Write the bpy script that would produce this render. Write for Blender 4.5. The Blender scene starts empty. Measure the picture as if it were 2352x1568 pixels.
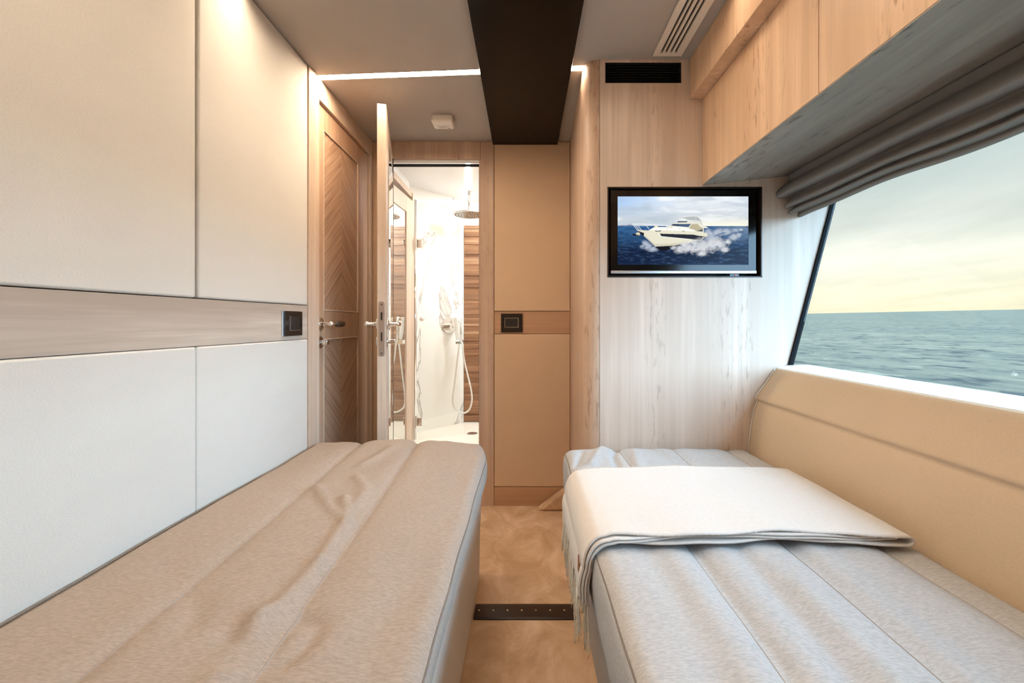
import bpy, bmesh, math, random
import numpy as np
from mathutils import Vector, noise
random.seed(7)
H = 0.992          # eye height above the floor; the builders below take z measured from eye level
FPX = 1045.0       # focal length in pixels of a 2352 px wide frame
S = bpy.context.scene
C = S.collection

def lin(r, g, b):
    f = lambda c: (c/255/12.92) if c/255 <= .04045 else ((c/255+.055)/1.055)**2.4
    return (f(r), f(g), f(b), 1.0)

# ------------------------------------------------------------------ camera
cam_data = bpy.data.cameras.new('camera'); cam = bpy.data.objects.new('camera', cam_data); C.objects.link(cam)
cam.location = (0, 0, H); cam.rotation_euler = (math.pi/2, 0, 0)
cam_data.sensor_width = 36; cam_data.lens = FPX/2352*36
cam_data.shift_x = -29/2352; cam_data.shift_y = -42/2352
cam_data.clip_start = .02; cam_data.clip_end = 60000
S.camera = cam
# ------------------------------------------------------------------ exposure
S.view_settings.view_transform = 'Standard'; S.view_settings.look = 'None'
S.view_settings.exposure = 0.12; S.view_settings.gamma = 1; S.view_settings.use_curve_mapping = False
# ------------------------------------------------------------------ world: pale evening sky with streaky cloud
W = bpy.data.worlds.new('sky'); S.world = W; W.use_nodes = True
wn = W.node_tree.nodes; wl = W.node_tree.links; wn.clear()
def N(nodes, t, **kw):
    n = nodes.new(t)
    for k, v in kw.items():
        if k in n.inputs.keys() if isinstance(k, str) and not hasattr(n, k) else False: n.inputs[k].default_value = v
        else: setattr(n, k, v)
    return n
wt = wn.new('ShaderNodeTexCoord'); wd = wn.new('ShaderNodeVectorMath'); wd.operation = 'DOT_PRODUCT'
wl.new(wt.outputs['Generated'], wd.inputs[0]); wd.inputs[1].default_value = (-.02, -.0087, 1)
wr = wn.new('ShaderNodeValToRGB'); wl.new(wd.outputs['Value'], wr.inputs[0])
el = wr.color_ramp.elements
el[0].position = 0; el[0].color = tuple(v*1.18 for v in lin(252, 244, 210)[:3])+(1,)
el[1].position = 1; el[1].color = lin(185, 208, 220)
for p, c in ((.045, (254, 250, 224)), (.09, (252, 252, 236)), (.15, (238, 244, 236)), (.22, (220, 232, 229)), (.32, (208, 224, 225)), (.5, (205, 222, 226))):
    e = el.new(p); e.color = tuple(v*(1.15 if p < .1 else 1.0) for v in lin(*c)[:3])+(1,)
ws = wn.new('ShaderNodeSeparateXYZ'); wl.new(wt.outputs['Generated'], ws.inputs[0])
wa = wn.new('ShaderNodeMath'); wa.operation = 'ADD'; wl.new(ws.outputs['Z'], wa.inputs[0]); wa.inputs[1].default_value = .08
wv = wn.new('ShaderNodeVectorMath'); wv.operation = 'DIVIDE'; wl.new(wt.outputs['Generated'], wv.inputs[0])
wc = wn.new('ShaderNodeCombineXYZ')
for i in range(3): wl.new(wa.outputs[0], wc.inputs[i])
wl.new(wc.outputs[0], wv.inputs[1])
wm = wn.new('ShaderNodeMapping'); wm.inputs['Scale'].default_value = (.9, .42, 1); wm.inputs['Rotation'].default_value = (0, 0, .35)
wl.new(wv.outputs[0], wm.inputs[0])
wno = wn.new('ShaderNodeTexNoise'); wno.inputs['Scale'].default_value = 1.3; wno.inputs['Detail'].default_value = 8; wno.inputs['Roughness'].default_value = .55
wl.new(wm.outputs[0], wno.inputs[0])
wcr = wn.new('ShaderNodeValToRGB'); wl.new(wno.outputs[0], wcr.inputs[0])
wcr.color_ramp.elements[0].position = .38; wcr.color_ramp.elements[0].color = lin(226, 234, 232)
wcr.color_ramp.elements[1].position = .66; wcr.color_ramp.elements[1].color = (1.06, 1.06, 1.04, 1)
wx = wn.new('ShaderNodeMix'); wx.data_type = 'RGBA'; wx.blend_type = 'MULTIPLY'; wx.inputs['Factor'].default_value = .55
wl.new(wr.outputs[0], wx.inputs['A']); wl.new(wcr.outputs[0], wx.inputs['B'])
wb = wn.new('ShaderNodeBackground'); wl.new(wx.outputs['Result'], wb.inputs[0]); wb.inputs[1].default_value = .90
wo = wn.new('ShaderNodeOutputWorld'); wl.new(wb.outputs[0], wo.inputs[0])
# ------------------------------------------------------------------ hazy daylight (broad sun through thin cloud)
sd = bpy.data.lights.new('hazy_sun', 'SUN'); so = bpy.data.objects.new('hazy_sun', sd); C.objects.link(so)
SUN_DIR = Vector((-.72, .46, -.42)); so.rotation_euler = SUN_DIR.to_track_quat('-Z', 'Y').to_euler()
so.location = (6, -4, 4); sd.energy = 19.5; sd.angle = math.radians(85); sd.color = (.40, .70, 1.0)
STRIP = 74.0; STRIP_PASSAGE = 140.0; BATH_FILL = 250.0
WARM = (1.0, .82, .63, 1)

# ------------------------------------------------------------------ mesh helpers
class MB:
    def __init__(s): s.v = []; s.f = []
    def add(s, vs, fs):
        n = len(s.v); s.v += [tuple(p) for p in vs]; s.f += [tuple(i+n for i in f) for f in fs]; return s
    def box(s, x0, x1, y0, y1, z0, z1):
        return s.add([(x, y, z) for x in (x0, x1) for y in (y0, y1) for z in (z0, z1)],
                     [(0,1,3,2), (4,6,7,5), (0,4,5,1), (2,3,7,6), (0,2,6,4), (1,5,7,3)])
    def prism(s, pts, axis, a, b):
        """pts: 2-D outline; axis 'x': (y,z), 'y': (x,z), 'z': (x,y)"""
        def P(p, t): return {'x': (t, p[0], p[1]), 'y': (p[0], t, p[1]), 'z': (p[0], p[1], t)}[axis]
        n = len(pts)
        return s.add([P(p, a) for p in pts]+[P(p, b) for p in pts],
                     [tuple(range(n)), tuple(range(2*n-1, n-1, -1))]+[(i, (i+1) % n, n+(i+1) % n, n+i) for i in range(n)])
    def tube(s, pts, r, n=10, caps=True):
        pts = [Vector(p) for p in pts]; m = len(pts)
        rs = r if isinstance(r, (list, tuple)) else [r]*m
        up = None; base = len(s.v); vs = []
        for i, p in enumerate(pts):
            t = (pts[min(i+1, m-1)]-pts[max(i-1, 0)]).normalized()
            if up is None:
                up = Vector((0, 0, 1)) if abs(t.z) < .9 else Vector((1, 0, 0))
            u = (up-t*up.dot(t)).normalized(); w = t.cross(u); up = u
            for k in range(n):
                a = 2*math.pi*k/n; vs.append(p+(u*math.cos(a)+w*math.sin(a))*rs[i])
        fs = [(i*n+k, i*n+(k+1) % n, (i+1)*n+(k+1) % n, (i+1)*n+k) for i in range(m-1) for k in range(n)]
        if caps: fs += [tuple(range(n-1, -1, -1)), tuple((m-1)*n+k for k in range(n))]
        return s.add(vs, fs)
    def grid(s, fn, nu, nv, flip=False):
        vs = [fn(i/nu, j/nv) for i in range(nu+1) for j in range(nv+1)]
        fs = [(i*(nv+1)+j, (i+1)*(nv+1)+j, (i+1)*(nv+1)+j+1, i*(nv+1)+j+1) for i in range(nu) for j in range(nv)]
        if flip: fs = [f[::-1] for f in fs]
        return s.add(vs, fs)
    def rbox(s, lo, hi, r, seg, fn=None):
        """dense box with rounded edges; fn moves each point"""
        lo = Vector(lo); hi = Vector(hi); idx = {}; vs = []; fs = []
        def axis(a, b, n, r):
            q = [a, a+r*.12, a+r*.3, a+r*.55, a+r*.8]
            q += [a+r+(b-a-2*r)*i/n for i in range(n+1)]
            q += [b-r*.8, b-r*.55, b-r*.3, b-r*.12, b]; return q
        A = [axis(lo[i], hi[i], seg[i], r) for i in range(3)]
        def vert(i, j, k):
            key = (i, j, k)
            if key not in idx:
                p = Vector((A[0][i], A[1][j], A[2][k]))
                c = Vector([min(max(p[a], lo[a]+r), hi[a]-r) for a in range(3)])
                d = p-c
                if d.length > 1e-9: 
                    L = max(abs(d.x), abs(d.y), abs(d.z)); 
                    p = c+d.normalized()*L
                if fn: p = fn(p)
                idx[key] = len(vs); vs.append(p)
            return idx[key]
        n = [len(a)-1 for a in A]
        for (a, b, c) in ((0, 1, 2), (1, 2, 0), (2, 0, 1)):
            for side in (0, n[c]):
                for i in range(n[a]):
                    for j in range(n[b]):
                        q = []
                        for (di, dj) in ((0,0), (1,0), (1,1), (0,1)):
                            k = [0,0,0]; k[a] = i+di; k[b] = j+dj; k[c] = side; q.append(vert(*k))
                        fs.append(tuple(q) if side else tuple(q[::-1]))
        return s.add(vs, fs)
    def disc(s, c, n, r, h, seg=28, r2=None):
        c = Vector(c); n = Vector(n).normalized(); return s.tube([c, c+n*h], [r, r if r2 is None else r2], seg)

def link(o, parent):
    C.objects.link(o)
    if parent is not None: o.parent = parent
def wloc(o):
    L = Vector((0, 0, 0))
    while o is not None: L += o.location; o = o.parent
    return L
def build(name, mb, mat, parent=None, smooth=False, bevel=0, seg=2, label=None):
    co = np.array(mb.v, dtype=float); co[:, 2] += H
    if parent is None: L = Vector(((co[:,0].min()+co[:,0].max())/2, (co[:,1].min()+co[:,1].max())/2, co[:,2].min()))
    else: L = wloc(parent)
    co -= np.array(L)
    me = bpy.data.meshes.new(name); me.from_pydata([tuple(c) for c in co], [], mb.f); me.validate()
    bm = bmesh.new(); bm.from_mesh(me); bmesh.ops.recalc_face_normals(bm, faces=bm.faces); bm.to_mesh(me); bm.free()
    me.materials.append(mat)
    if smooth: me.polygons.foreach_set('use_smooth', [True]*len(me.polygons))
    o = bpy.data.objects.new(name, me); link(o, parent)
    if parent is None: o.location = L
    if bevel:
        b = o.modifiers.new('bevel', 'BEVEL'); b.width = bevel; b.segments = seg; b.limit_method = 'ANGLE'; b.angle_limit = math.radians(35)
        b.harden_normals = False
        me.polygons.foreach_set('use_smooth', [True]*len(me.polygons))
        try:
            w = o.modifiers.new('normals', 'WEIGHTED_NORMAL'); w.keep_sharp = True
        except Exception: pass
    if label: o['label'] = label
    return o
def tag(o, label, cat, group=None):
    o['label'] = label; o['category'] = cat
    if group: o['group'] = group
    return o
def thing(name, label, cat, loc, group=None):
    o = bpy.data.objects.new(name, None); C.objects.link(o); o.location = (loc[0], loc[1], loc[2]+H)
    o.empty_display_size = .05
    return tag(o, label, cat, group)
def struct_empty(name, loc, label):
    o = bpy.data.objects.new(name, None); C.objects.link(o); o.location = (loc[0], loc[1], loc[2]+H)
    o['kind'] = 'structure'; o['label'] = label; return o
def struct(name, mb, mat, **k):
    o = build(name, mb, mat, **k); o['kind'] = 'structure'; return o

# ------------------------------------------------------------------ materials
def base_mat(name):
    m = bpy.data.materials.new(name); m.use_nodes = True; nt = m.node_tree
    return m, nt, nt.nodes['Principled BSDF']
def plain(name, col, rough=.5, metal=0, spec=.5, **k):
    m, nt, b = base_mat(name); b.inputs['Base Color'].default_value = col
    b.inputs['Roughness'].default_value = rough; b.inputs['Metallic'].default_value = metal
    b.inputs['Specular IOR Level'].default_value = spec
    for kk, v in k.items(): b.inputs[kk].default_value = v
    return m
def emit(name, col, st):
    m, nt, b = base_mat(name); b.inputs['Base Color'].default_value = (0, 0, 0, 1)
    b.inputs['Emission Color'].default_value = col; b.inputs['Emission Strength'].default_value = st; return m
def coords(nt, scale, kind='Object', rot=(0,0,0)):
    t = nt.nodes.new('ShaderNodeTexCoord'); mp = nt.nodes.new('ShaderNodeMapping')
    mp.inputs['Scale'].default_value = scale; mp.inputs['Rotation'].default_value = rot
    nt.links.new(t.outputs[kind], mp.inputs[0]); return mp.outputs[0]
def noise_n(nt, vec, sc=1, det=4, rough=.5, dist=0):
    n = nt.nodes.new('ShaderNodeTexNoise'); n.inputs['Scale'].default_value = sc; n.inputs['Detail'].default_value = det
    n.inputs['Roughness'].default_value = rough; n.inputs['Distortion'].default_value = dist
    nt.links.new(vec, n.inputs['Vector']); return n.outputs[0]
def ramp(nt, fac, stops):
    r = nt.nodes.new('ShaderNodeValToRGB'); e = r.color_ramp.elements
    e[0].position, e[0].color = stops[0]; e[1].position, e[1].color = stops[-1]
    for p, c in stops[1:-1]:
        x = e.new(p); x.color = c
    nt.links.new(fac, r.inputs[0]); return r.outputs[0]
def mix(nt, fac, a, b, mode='MIX'):
    x = nt.nodes.new('ShaderNodeMix'); x.data_type = 'RGBA'; x.blend_type = mode
    if isinstance(fac, float): x.inputs['Factor'].default_value = fac
    else: nt.links.new(fac, x.inputs['Factor'])
    for k, v in (('A', a), ('B', b)):
        if isinstance(v, tuple): x.inputs[k].default_value = v
        else: nt.links.new(v, x.inputs[k])
    return x.outputs['Result']
def bump(nt, b, h, st=.2, d=.002):
    n = nt.nodes.new('ShaderNodeBump'); n.inputs['Strength'].default_value = st; n.inputs['Distance'].default_value = d
    nt.links.new(h, n.inputs['Height']); nt.links.new(n.outputs[0], b.inputs['Normal'])
BW = ((0,0,0,1), (1,1,1,1))
def wood(name, light, dark, grain='z', rough=.42, fleck=.5, across=55, along=1.2, vec=None):
    m, nt, b = base_mat(name)
    def sc(a, l): return {'z': (a, a, l), 'y': (a, l, a), 'x': (l, a, a)}[grain]
    v1 = coords(nt, sc(across, along)); v2 = coords(nt, sc(across*.22, along*.8)); v3 = coords(nt, sc(75, 17)); v4 = coords(nt, sc(9, .35))
    n1 = noise_n(nt, v1, 1, 5, .6); n2 = noise_n(nt, v2, 1, 3, .5); n3 = noise_n(nt, v3, 1, 3, .5); n4 = noise_n(nt, v4, 1, 1, .5)
    mid = tuple((light[i]*.55+dark[i]*.45) for i in range(3))+(1,)
    c = ramp(nt, n1, [(.3, mid), (.62, light)])
    c = mix(nt, ramp(nt, n2, [(.35, (1,1,1,1)), (.7, (0,0,0,1))]), c, mid)
    # short dark flecks gathered in a few bands
    f = mix(nt, 1.0, ramp(nt, n3, [(.56, BW[0]), (.68, BW[1])]), ramp(nt, n4, [(.5, BW[0]), (.62, BW[1])]), 'MULTIPLY')
    f = mix(nt, 1.0, f, (fleck, fleck, fleck, 1), 'MULTIPLY')
    c = mix(nt, f, c, dark)
    nt.links.new(c, b.inputs['Base Color']); b.inputs['Roughness'].default_value = rough
    b.inputs['Specular IOR Level'].default_value = .35
    bump(nt, b, n1, .08, .001); return m
def fabric(name, col, var=.12, fine=900, rough=.95, heather=0.0, bst=.25):
    m, nt, b = base_mat(name)
    v1 = coords(nt, (fine, fine*.35, fine)); v2 = coords(nt, (7, 3, 7)); v3 = coords(nt, (90, 400, 200))
    n1 = noise_n(nt, v1, 1, 2, .6); n2 = noise_n(nt, v2, 1, 4, .6); n3 = noise_n(nt, v3, 1, 2, .6)
    lo = tuple(c*(1-var) for c in col[:3])+(1,); hi = tuple(min(1, c*(1+var*.6)) for c in col[:3])+(1,)
    c = ramp(nt, n2, [(.3, lo), (.7, hi)])
    c2 = mix(nt, .5, c, ramp(nt, n1, [(.3, tuple(x*.8 for x in col[:3])+(1,)), (.7, hi)]))
    if heather: c2 = mix(nt, heather, c2, ramp(nt, n3, [(.35, tuple(x*.62 for x in col[:3])+(1,)), (.65, tuple(min(1, x*1.25) for x in col[:3])+(1,))]))
    nt.links.new(c2, b.inputs['Base Color']); b.inputs['Roughness'].default_value = rough; b.inputs['Specular IOR Level'].default_value = .15
    bump(nt, b, n1, bst, .0008); return m

LW, DW = lin(208, 180, 156), lin(146, 112, 86)
M = {}
M['wood_v'] = wood('light_wood_vertical', LW, DW, 'z')
M['wood_cab'] = wood('light_wood_cabinet', lin(236, 202, 168), lin(158, 116, 82), 'z', fleck=.75)
M['wood_tv'] = wood('light_wood_wall', lin(228, 207, 188), lin(156, 130, 110), 'z', rough=.38, fleck=.45)
M['wood_y'] = wood('light_wood_lengthwise', lin(206, 192, 176), lin(106, 82, 64), 'y', fleck=.25, across=60, along=1.6)
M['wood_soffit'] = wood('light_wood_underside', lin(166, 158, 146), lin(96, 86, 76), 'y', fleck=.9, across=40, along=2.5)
M['wood_x'] = wood('light_wood_crosswise', lin(200, 160, 126), lin(150, 108, 78), 'x', fleck=.2)
M['wood_door'] = wood('door_wood', lin(198, 164, 136), lin(132, 96, 70), 'z', fleck=.2)
M['wood_leaf'] = wood('door_leaf_wood', lin(216, 194, 172), lin(160, 130, 106), 'z', fleck=.2)
def chevron(name, sign, origin_y):
    m, nt, b = base_mat(name)
    t = nt.nodes.new('ShaderNodeTexCoord'); s = nt.nodes.new('ShaderNodeSeparateXYZ'); nt.links.new(t.outputs['Object'], s.inputs[0])
    def mt(op, a, bb=None):
        x = nt.nodes.new('ShaderNodeMath'); x.operation = op
        for i, v in enumerate((a, bb)):
            if v is None: continue
            if isinstance(v, (int, float)): x.inputs[i].default_value = v
            else: nt.links.new(v, x.inputs[i])
        return x.outputs[0]
    dy = mt('SUBTRACT', s.outputs['Y'], origin_y); ab = mt('ABSOLUTE', dy)
    c = mt('ADD', s.outputs['Z'], mt('MULTIPLY', ab, sign*.8)); side = mt('SIGN', dy)
    along = mt('SUBTRACT', ab, mt('MULTIPLY', s.outputs['Z'], sign))
    cb = nt.nodes.new('ShaderNodeCombineXYZ'); nt.links.new(mt('MULTIPLY', c, 60), cb.inputs[0]); nt.links.new(mt('MULTIPLY', along, 2.0), cb.inputs[1]); nt.links.new(mt('MULTIPLY', side, 9), cb.inputs[2])
    n1 = noise_n(nt, cb.outputs[0], 1, 5, .6)
    # veneer strips: fine joint lines
    fr = mt('FRACT', mt('MULTIPLY', c, 9.0)); jl = mt('LESS_THAN', fr, .05)
    wn_ = nt.nodes.new('ShaderNodeTexWhiteNoise'); wn_.noise_dimensions = '2D'
    cb2 = nt.nodes.new('ShaderNodeCombineXYZ'); nt.links.new(mt('FLOOR', mt('MULTIPLY', c, 9.0)), cb2.inputs[0]); nt.links.new(side, cb2.inputs[1]); nt.links.new(cb2.outputs[0], wn_.inputs['Vector'])
    col = ramp(nt, n1, [(.3, lin(158, 124, 98)), (.65, lin(204, 172, 144))])
    tint = ramp(nt, wn_.outputs[0], [(0, (.88,.88,.88,1)), (1, (1,1,1,1))])
    col = mix(nt, 1.0, col, tint, 'MULTIPLY'); col = mix(nt, 1.0, col, mix(nt, jl, (1,1,1,1), (.8,.78,.76,1)), 'MULTIPLY')
    nt.links.new(col, b.inputs['Base Color']); b.inputs['Roughness'].default_value = .4; b.inputs['Specular IOR Level'].default_value = .3
    return m
M['panel_fab'] = fabric('cream_wall_fabric', lin(212, 205, 194), .05, 700, bst=.3)
M['tan_fab'] = fabric('tan_wall_fabric', lin(214, 182, 150), .05, 800)
M['ceil_fab'] = fabric('ceiling_fabric', lin(178, 170, 162), .06, 900)
M['mattress'] = fabric('heathered_mattress_fabric', lin(164, 148, 135), .08, 1300, heather=.35, bst=.5)
M['mattress_r'] = fabric('grey_mattress_fabric', lin(184, 182, 180), .08, 1300, heather=.35, bst=.5)
M['seam'] = plain('seam_thread', lin(158, 146, 136), .95)
M['piping'] = plain('grey_piping', lin(120, 110, 102), .9)
M['leather'] = fabric('cream_leather', lin(226, 216, 204), .03, 500, rough=.6, bst=.1)
M['tanleather'] = fabric('tan_upholstery', lin(206, 182, 154), .03, 600, rough=.75, bst=.1)
M['throw'] = fabric('white_wool', lin(220, 213, 206), .04, 1000, heather=.1, bst=.5)
M['fringe'] = plain('cream_yarn', lin(238, 230, 214), .95)
M['blind'] = fabric('grey_blind_fabric', lin(132, 126, 120), .05, 900)
M['white'] = plain('white_satin', lin(238, 238, 236), .35)
M['plastic'] = plain('white_plastic', lin(228, 220, 208), .4)
M['plastic_mark'] = plain('grey_print', lin(150, 140, 128), .5)
M['black'] = plain('black_gloss', lin(16, 12, 9), .12, spec=.35)
M['blackpanel'] = plain('black_lacquer', lin(12, 7, 4), .2, spec=.12)
M['void'] = plain('dark_opening', lin(6, 6, 6), .8)
M['niche'] = plain('dark_niche_and_gap_shade', lin(46, 34, 24), .35)  # niche lining; on the left wall the dark colour stands in for gap shadow
M['switch'] = plain('black_switch_glass', lin(34, 29, 25), .15)
M['switch2'] = plain('black_rocker', lin(40, 36, 34), .3)
M['chrome'] = plain('chrome', (.86, .84, .82, 1), .07, 1)
M['steel'] = plain('brushed_steel', (.70, .68, .66, 1), .28, 1)
M['brass'] = plain('warm_rivet', (.85, .72, .5, 1), .3, 1)
M['grip'] = plain('brown_leather_grip', lin(74, 54, 38), .5)
M['gasket'] = plain('black_gasket', lin(10, 12, 14), .7, spec=.1)
M['brownstrip'] = plain('dark_brown_metal', lin(48, 32, 22), .35, .3)
M['mirror'] = plain('mirror_glass', (.92, .92, .9, 1), .01, 1)
M['ceramic'] = plain('cream_shower_tray', lin(244, 236, 222), .3)
M['label'] = plain('brown_leather_tag', lin(150, 106, 74), .6)
M['hose'] = plain('white_hose', lin(236, 234, 230), .25, .3)
M['tvled'] = emit('red_indicator', (1, .12, .15, 1), 1.5)
M['strip'] = emit('warm_light_strip', WARM, STRIP)
M['strip_passage'] = emit('warm_passage_light_strip', WARM, STRIP_PASSAGE)
M['bathstrip'] = emit('white_light_strip', (1, .92, .80, 1), 20)
M['bathfill'] = emit('added_white_fill_light', (.88, .96, 1, 1), BATH_FILL)  # for the unseen downlights added to brighten the bathroom
def carpet():
    m, nt, b = base_mat('tan_carpet'); n2 = noise_n(nt, coords(nt, (7, 5, 7)), 1, 6, .65, .8); n1 = noise_n(nt, coords(nt, (900, 900, 900)), 1, 2)
    c = ramp(nt, n2, [(.36, lin(192, 158, 124)), (.5, lin(214, 180, 146)), (.66, lin(240, 210, 180))])
    c = mix(nt, .35, c, ramp(nt, n1, [(.3, lin(160, 118, 84)), (.7, lin(222, 182, 142))]))
    nt.links.new(c, b.inputs['Base Color']); b.inputs['Roughness'].default_value = 1; b.inputs['Specular IOR Level'].default_value = .05
    bump(nt, b, n1, .6, .002); return m
M['carpet'] = carpet()
def glass(name, tint=(1,1,1,1), refl=.06):
    m = bpy.data.materials.new(name); m.use_nodes = True; nt = m.node_tree; nt.nodes.clear()
    t = nt.nodes.new('ShaderNodeBsdfTransparent'); t.inputs[0].default_value = tint
    g = nt.nodes.new('ShaderNodeBsdfGlossy'); g.inputs['Roughness'].default_value = .01
    x = nt.nodes.new('ShaderNodeMixShader'); x.inputs[0].default_value = refl
    o = nt.nodes.new('ShaderNodeOutputMaterial')
    nt.links.new(t.outputs[0], x.inputs[1]); nt.links.new(g.outputs[0], x.inputs[2]); nt.links.new(x.outputs[0], o.inputs[0]); return m
M['glass'] = glass('window_glass', refl=.02)
M['showerglass'] = glass('shower_glass', (.97, .98, .97, 1), .07)
def marble():
    m, nt, b = base_mat('white_marble')
    v = coords(nt, (1.6, 1.6, .7)); 
    w = nt.nodes.new('ShaderNodeTexNoise'); w.inputs['Scale'].default_value = 1.5; w.inputs['Detail'].default_value = 7; w.inputs['Roughness'].default_value = .55; w.inputs['Distortion'].default_value = 1.1
    nt.links.new(v, w.inputs['Vector'])
    c = ramp(nt, w.outputs[0], [(.0, lin(246,243,238)), (.38, lin(246,243,238)), (.41, lin(196,190,184)), (.417, lin(166,158,150)), (.426, lin(244,241,236)), (.72, lin(248,246,242)), (1, lin(248,246,242))])
    nt.links.new(c, b.inputs['Base Color']); b.inputs['Roughness'].default_value = .15; return m
M['marble'] = marble()
def slatmat():
    m, nt, b = base_mat('striped_walnut')
    t = nt.nodes.new('ShaderNodeTexCoord'); s = nt.nodes.new('ShaderNodeSeparateXYZ'); nt.links.new(t.outputs['Object'], s.inputs[0])
    cb = nt.nodes.new('ShaderNodeCombineXYZ')
    q = nt.nodes.new('ShaderNodeMath'); q.operation = 'MULTIPLY'; q.inputs[1].default_value = 52; nt.links.new(s.outputs['Z'], q.inputs[0])
    nt.links.new(q.outputs[0], cb.inputs[2]); nt.links.new(s.outputs['X'], cb.inputs[0])
    n = noise_n(nt, cb.outputs[0], 1, 2, .6); n2 = noise_n(nt, coords(nt, (4, 4, 160)), 1, 4, .6)
    c = ramp(nt, n, [(.33, lin(104, 70, 48)), (.48, lin(140, 98, 68)), (.6, lin(160, 116, 84)), (.72, lin(214, 178, 144))])
    c = mix(nt, .35, c, ramp(nt, n2, [(.3, lin(90, 60, 40)), (.7, lin(176, 132, 98))]))
    nt.links.new(c, b.inputs['Base Color']); b.inputs['Roughness'].default_value = .45; return m
M['slat'] = slatmat()
def seamat():
    m, nt, b = base_mat('sea_water')
    t = nt.nodes.new('ShaderNodeTexCoord')
    v1 = coords(nt, (.9, .32, 1), 'Object', (0, 0, .15)); v2 = coords(nt, (.10, .03, 1), 'Object', (0, 0, .15)); v3 = coords(nt, (2.0, 4.0, 1), 'Object', (0, 0, .6))
    n1 = noise_n(nt, v1, 1, 5, .62, .5); n2 = noise_n(nt, v2, 1, 4, .6); n3 = noise_n(nt, v3, 1, 3, .6)
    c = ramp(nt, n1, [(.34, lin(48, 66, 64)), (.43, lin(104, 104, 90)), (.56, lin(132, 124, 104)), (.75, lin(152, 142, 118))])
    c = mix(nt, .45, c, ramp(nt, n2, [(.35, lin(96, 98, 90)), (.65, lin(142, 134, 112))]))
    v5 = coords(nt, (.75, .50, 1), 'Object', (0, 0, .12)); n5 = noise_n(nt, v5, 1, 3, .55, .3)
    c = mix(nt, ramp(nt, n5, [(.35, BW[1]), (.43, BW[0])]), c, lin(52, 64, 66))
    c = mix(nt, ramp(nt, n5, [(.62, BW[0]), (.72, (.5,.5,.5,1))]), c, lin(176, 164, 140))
    nt.links.new(c, b.inputs['Base Color']); b.inputs['Roughness'].default_value = .5; b.inputs['Specular IOR Level'].default_value = .25
    bump(nt, b, n1, .35, .2); return m
M['sea'] = seamat()

# ================================================================== THE SEA (the boat heels a little against it)
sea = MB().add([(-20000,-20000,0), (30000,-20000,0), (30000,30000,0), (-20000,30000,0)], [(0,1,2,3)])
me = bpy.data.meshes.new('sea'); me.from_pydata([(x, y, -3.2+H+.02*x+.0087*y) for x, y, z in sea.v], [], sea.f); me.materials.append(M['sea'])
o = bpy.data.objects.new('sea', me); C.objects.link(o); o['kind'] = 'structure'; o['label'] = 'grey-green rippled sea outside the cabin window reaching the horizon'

# ================================================================== ROOM SHELL
CEIL = .99; FL = -.992; YB = 2.48; YN = -.62
struct('floor', MB().box(-.95, 1.2, YN, YB+.08, FL-.05, FL), M['carpet'])
def sy(x): return 1.782-.066*x
mb = MB(); slots = [(sy, .017), (lambda x: 1.28, .015), (lambda x: .62, .015), (lambda x: .02, .015)]
# ceiling boards between recessed light slots
X0, X1 = -.95, .62
edges = [(lambda x: YN-.05)]
for f, hw in slots[::-1]: edges += [(lambda x, f=f, hw=hw: f(x)-hw), (lambda x, f=f, hw=hw: f(x)+hw)]
edges += [(lambda x: 2.62)]
for i in range(0, len(edges), 2):
    a, b_ = edges[i], edges[i+1]
    mb.prism([(X0, a(X0)), (X1, a(X1)), (X1, b_(X1)), (X0, b_(X0))], 'z', CEIL, CEIL+.03)
mb.box(-.95, 1.4, YN-.05, 2.62, CEIL+.03, CEIL+.06)
mb.box(X1, 1.4, YN-.05, 1.9, CEIL, CEIL+.03)
struct('ceiling', mb, M['ceil_fab'])
for i, (f, hw) in enumerate(slots):
    hw2 = hw-.001
    xa, xb = (-.829, .235) if i == 0 else (-.829, .60)
    nm = ['warm light strip set across the ceiling where the bedroom meets the passage',
          'warm light strip in the ceiling above the middle of the beds', 'warm light strip in the ceiling above the heads of the beds', 'warm light strip in the ceiling beside the near wall'][i]
    rec = .003 if i == 0 else .008
    o = build('light_strip', MB().prism([(xa, f(xa)-hw2), (xb, f(xb)-hw2), (xb, f(xb)+hw2), (xa, f(xa)+hw2)], 'z', CEIL+rec, CEIL+.0299), M['strip'] if i else M['strip_passage'])
    tag(o, nm, 'light', 'recessed ceiling light strips')
# left wall
struct('wall_left', MB().box(-.95, -.851, YN, 1.80, FL, CEIL).box(-.95, -.872, 1.80, YB+.05, FL, CEIL), M['niche'])  # backing coloured dark so the gaps between the panels read as shadow
def rt(y): return .0586+.0078*(y-.72)
def rb(y): return -.0572-.0028*(y-.72)
G = 'padded fabric panels of the left wall'
def lpanel(y0, y1, lo, hi, label):
    pts = [(y0, lo(y0)), (y1, lo(y1)), (y1, hi(y1)), (y0, hi(y0))]
    n = 10; pp = []
    o = build('wall_panel', MB().prism(pts, 'x', -.85, -.83), M['panel_fab'], bevel=.006, seg=3); tag(o, label, 'wall panel', G)
top = lambda y: CEIL-.003; bot = lambda y: FL+.004
lpanel(YN+.01, 1.149, lambda y: rt(y)+.002, top, 'large cream fabric panel above the wood rail, nearest the camera on the left wall')
lpanel(1.160, 1.741, lambda y: rt(y)+.002, top, 'narrower cream fabric panel above the wood rail, beside the closed door casing')
lpanel(YN+.01, 1.151, bot, lambda y: rb(y)-.001, 'large cream fabric panel below the wood rail, nearest the camera on the left wall')
lpanel(1.153, 1.741, bot, lambda y: rb(y)-.001, 'narrower cream fabric panel below the wood rail and black switch')
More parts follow.
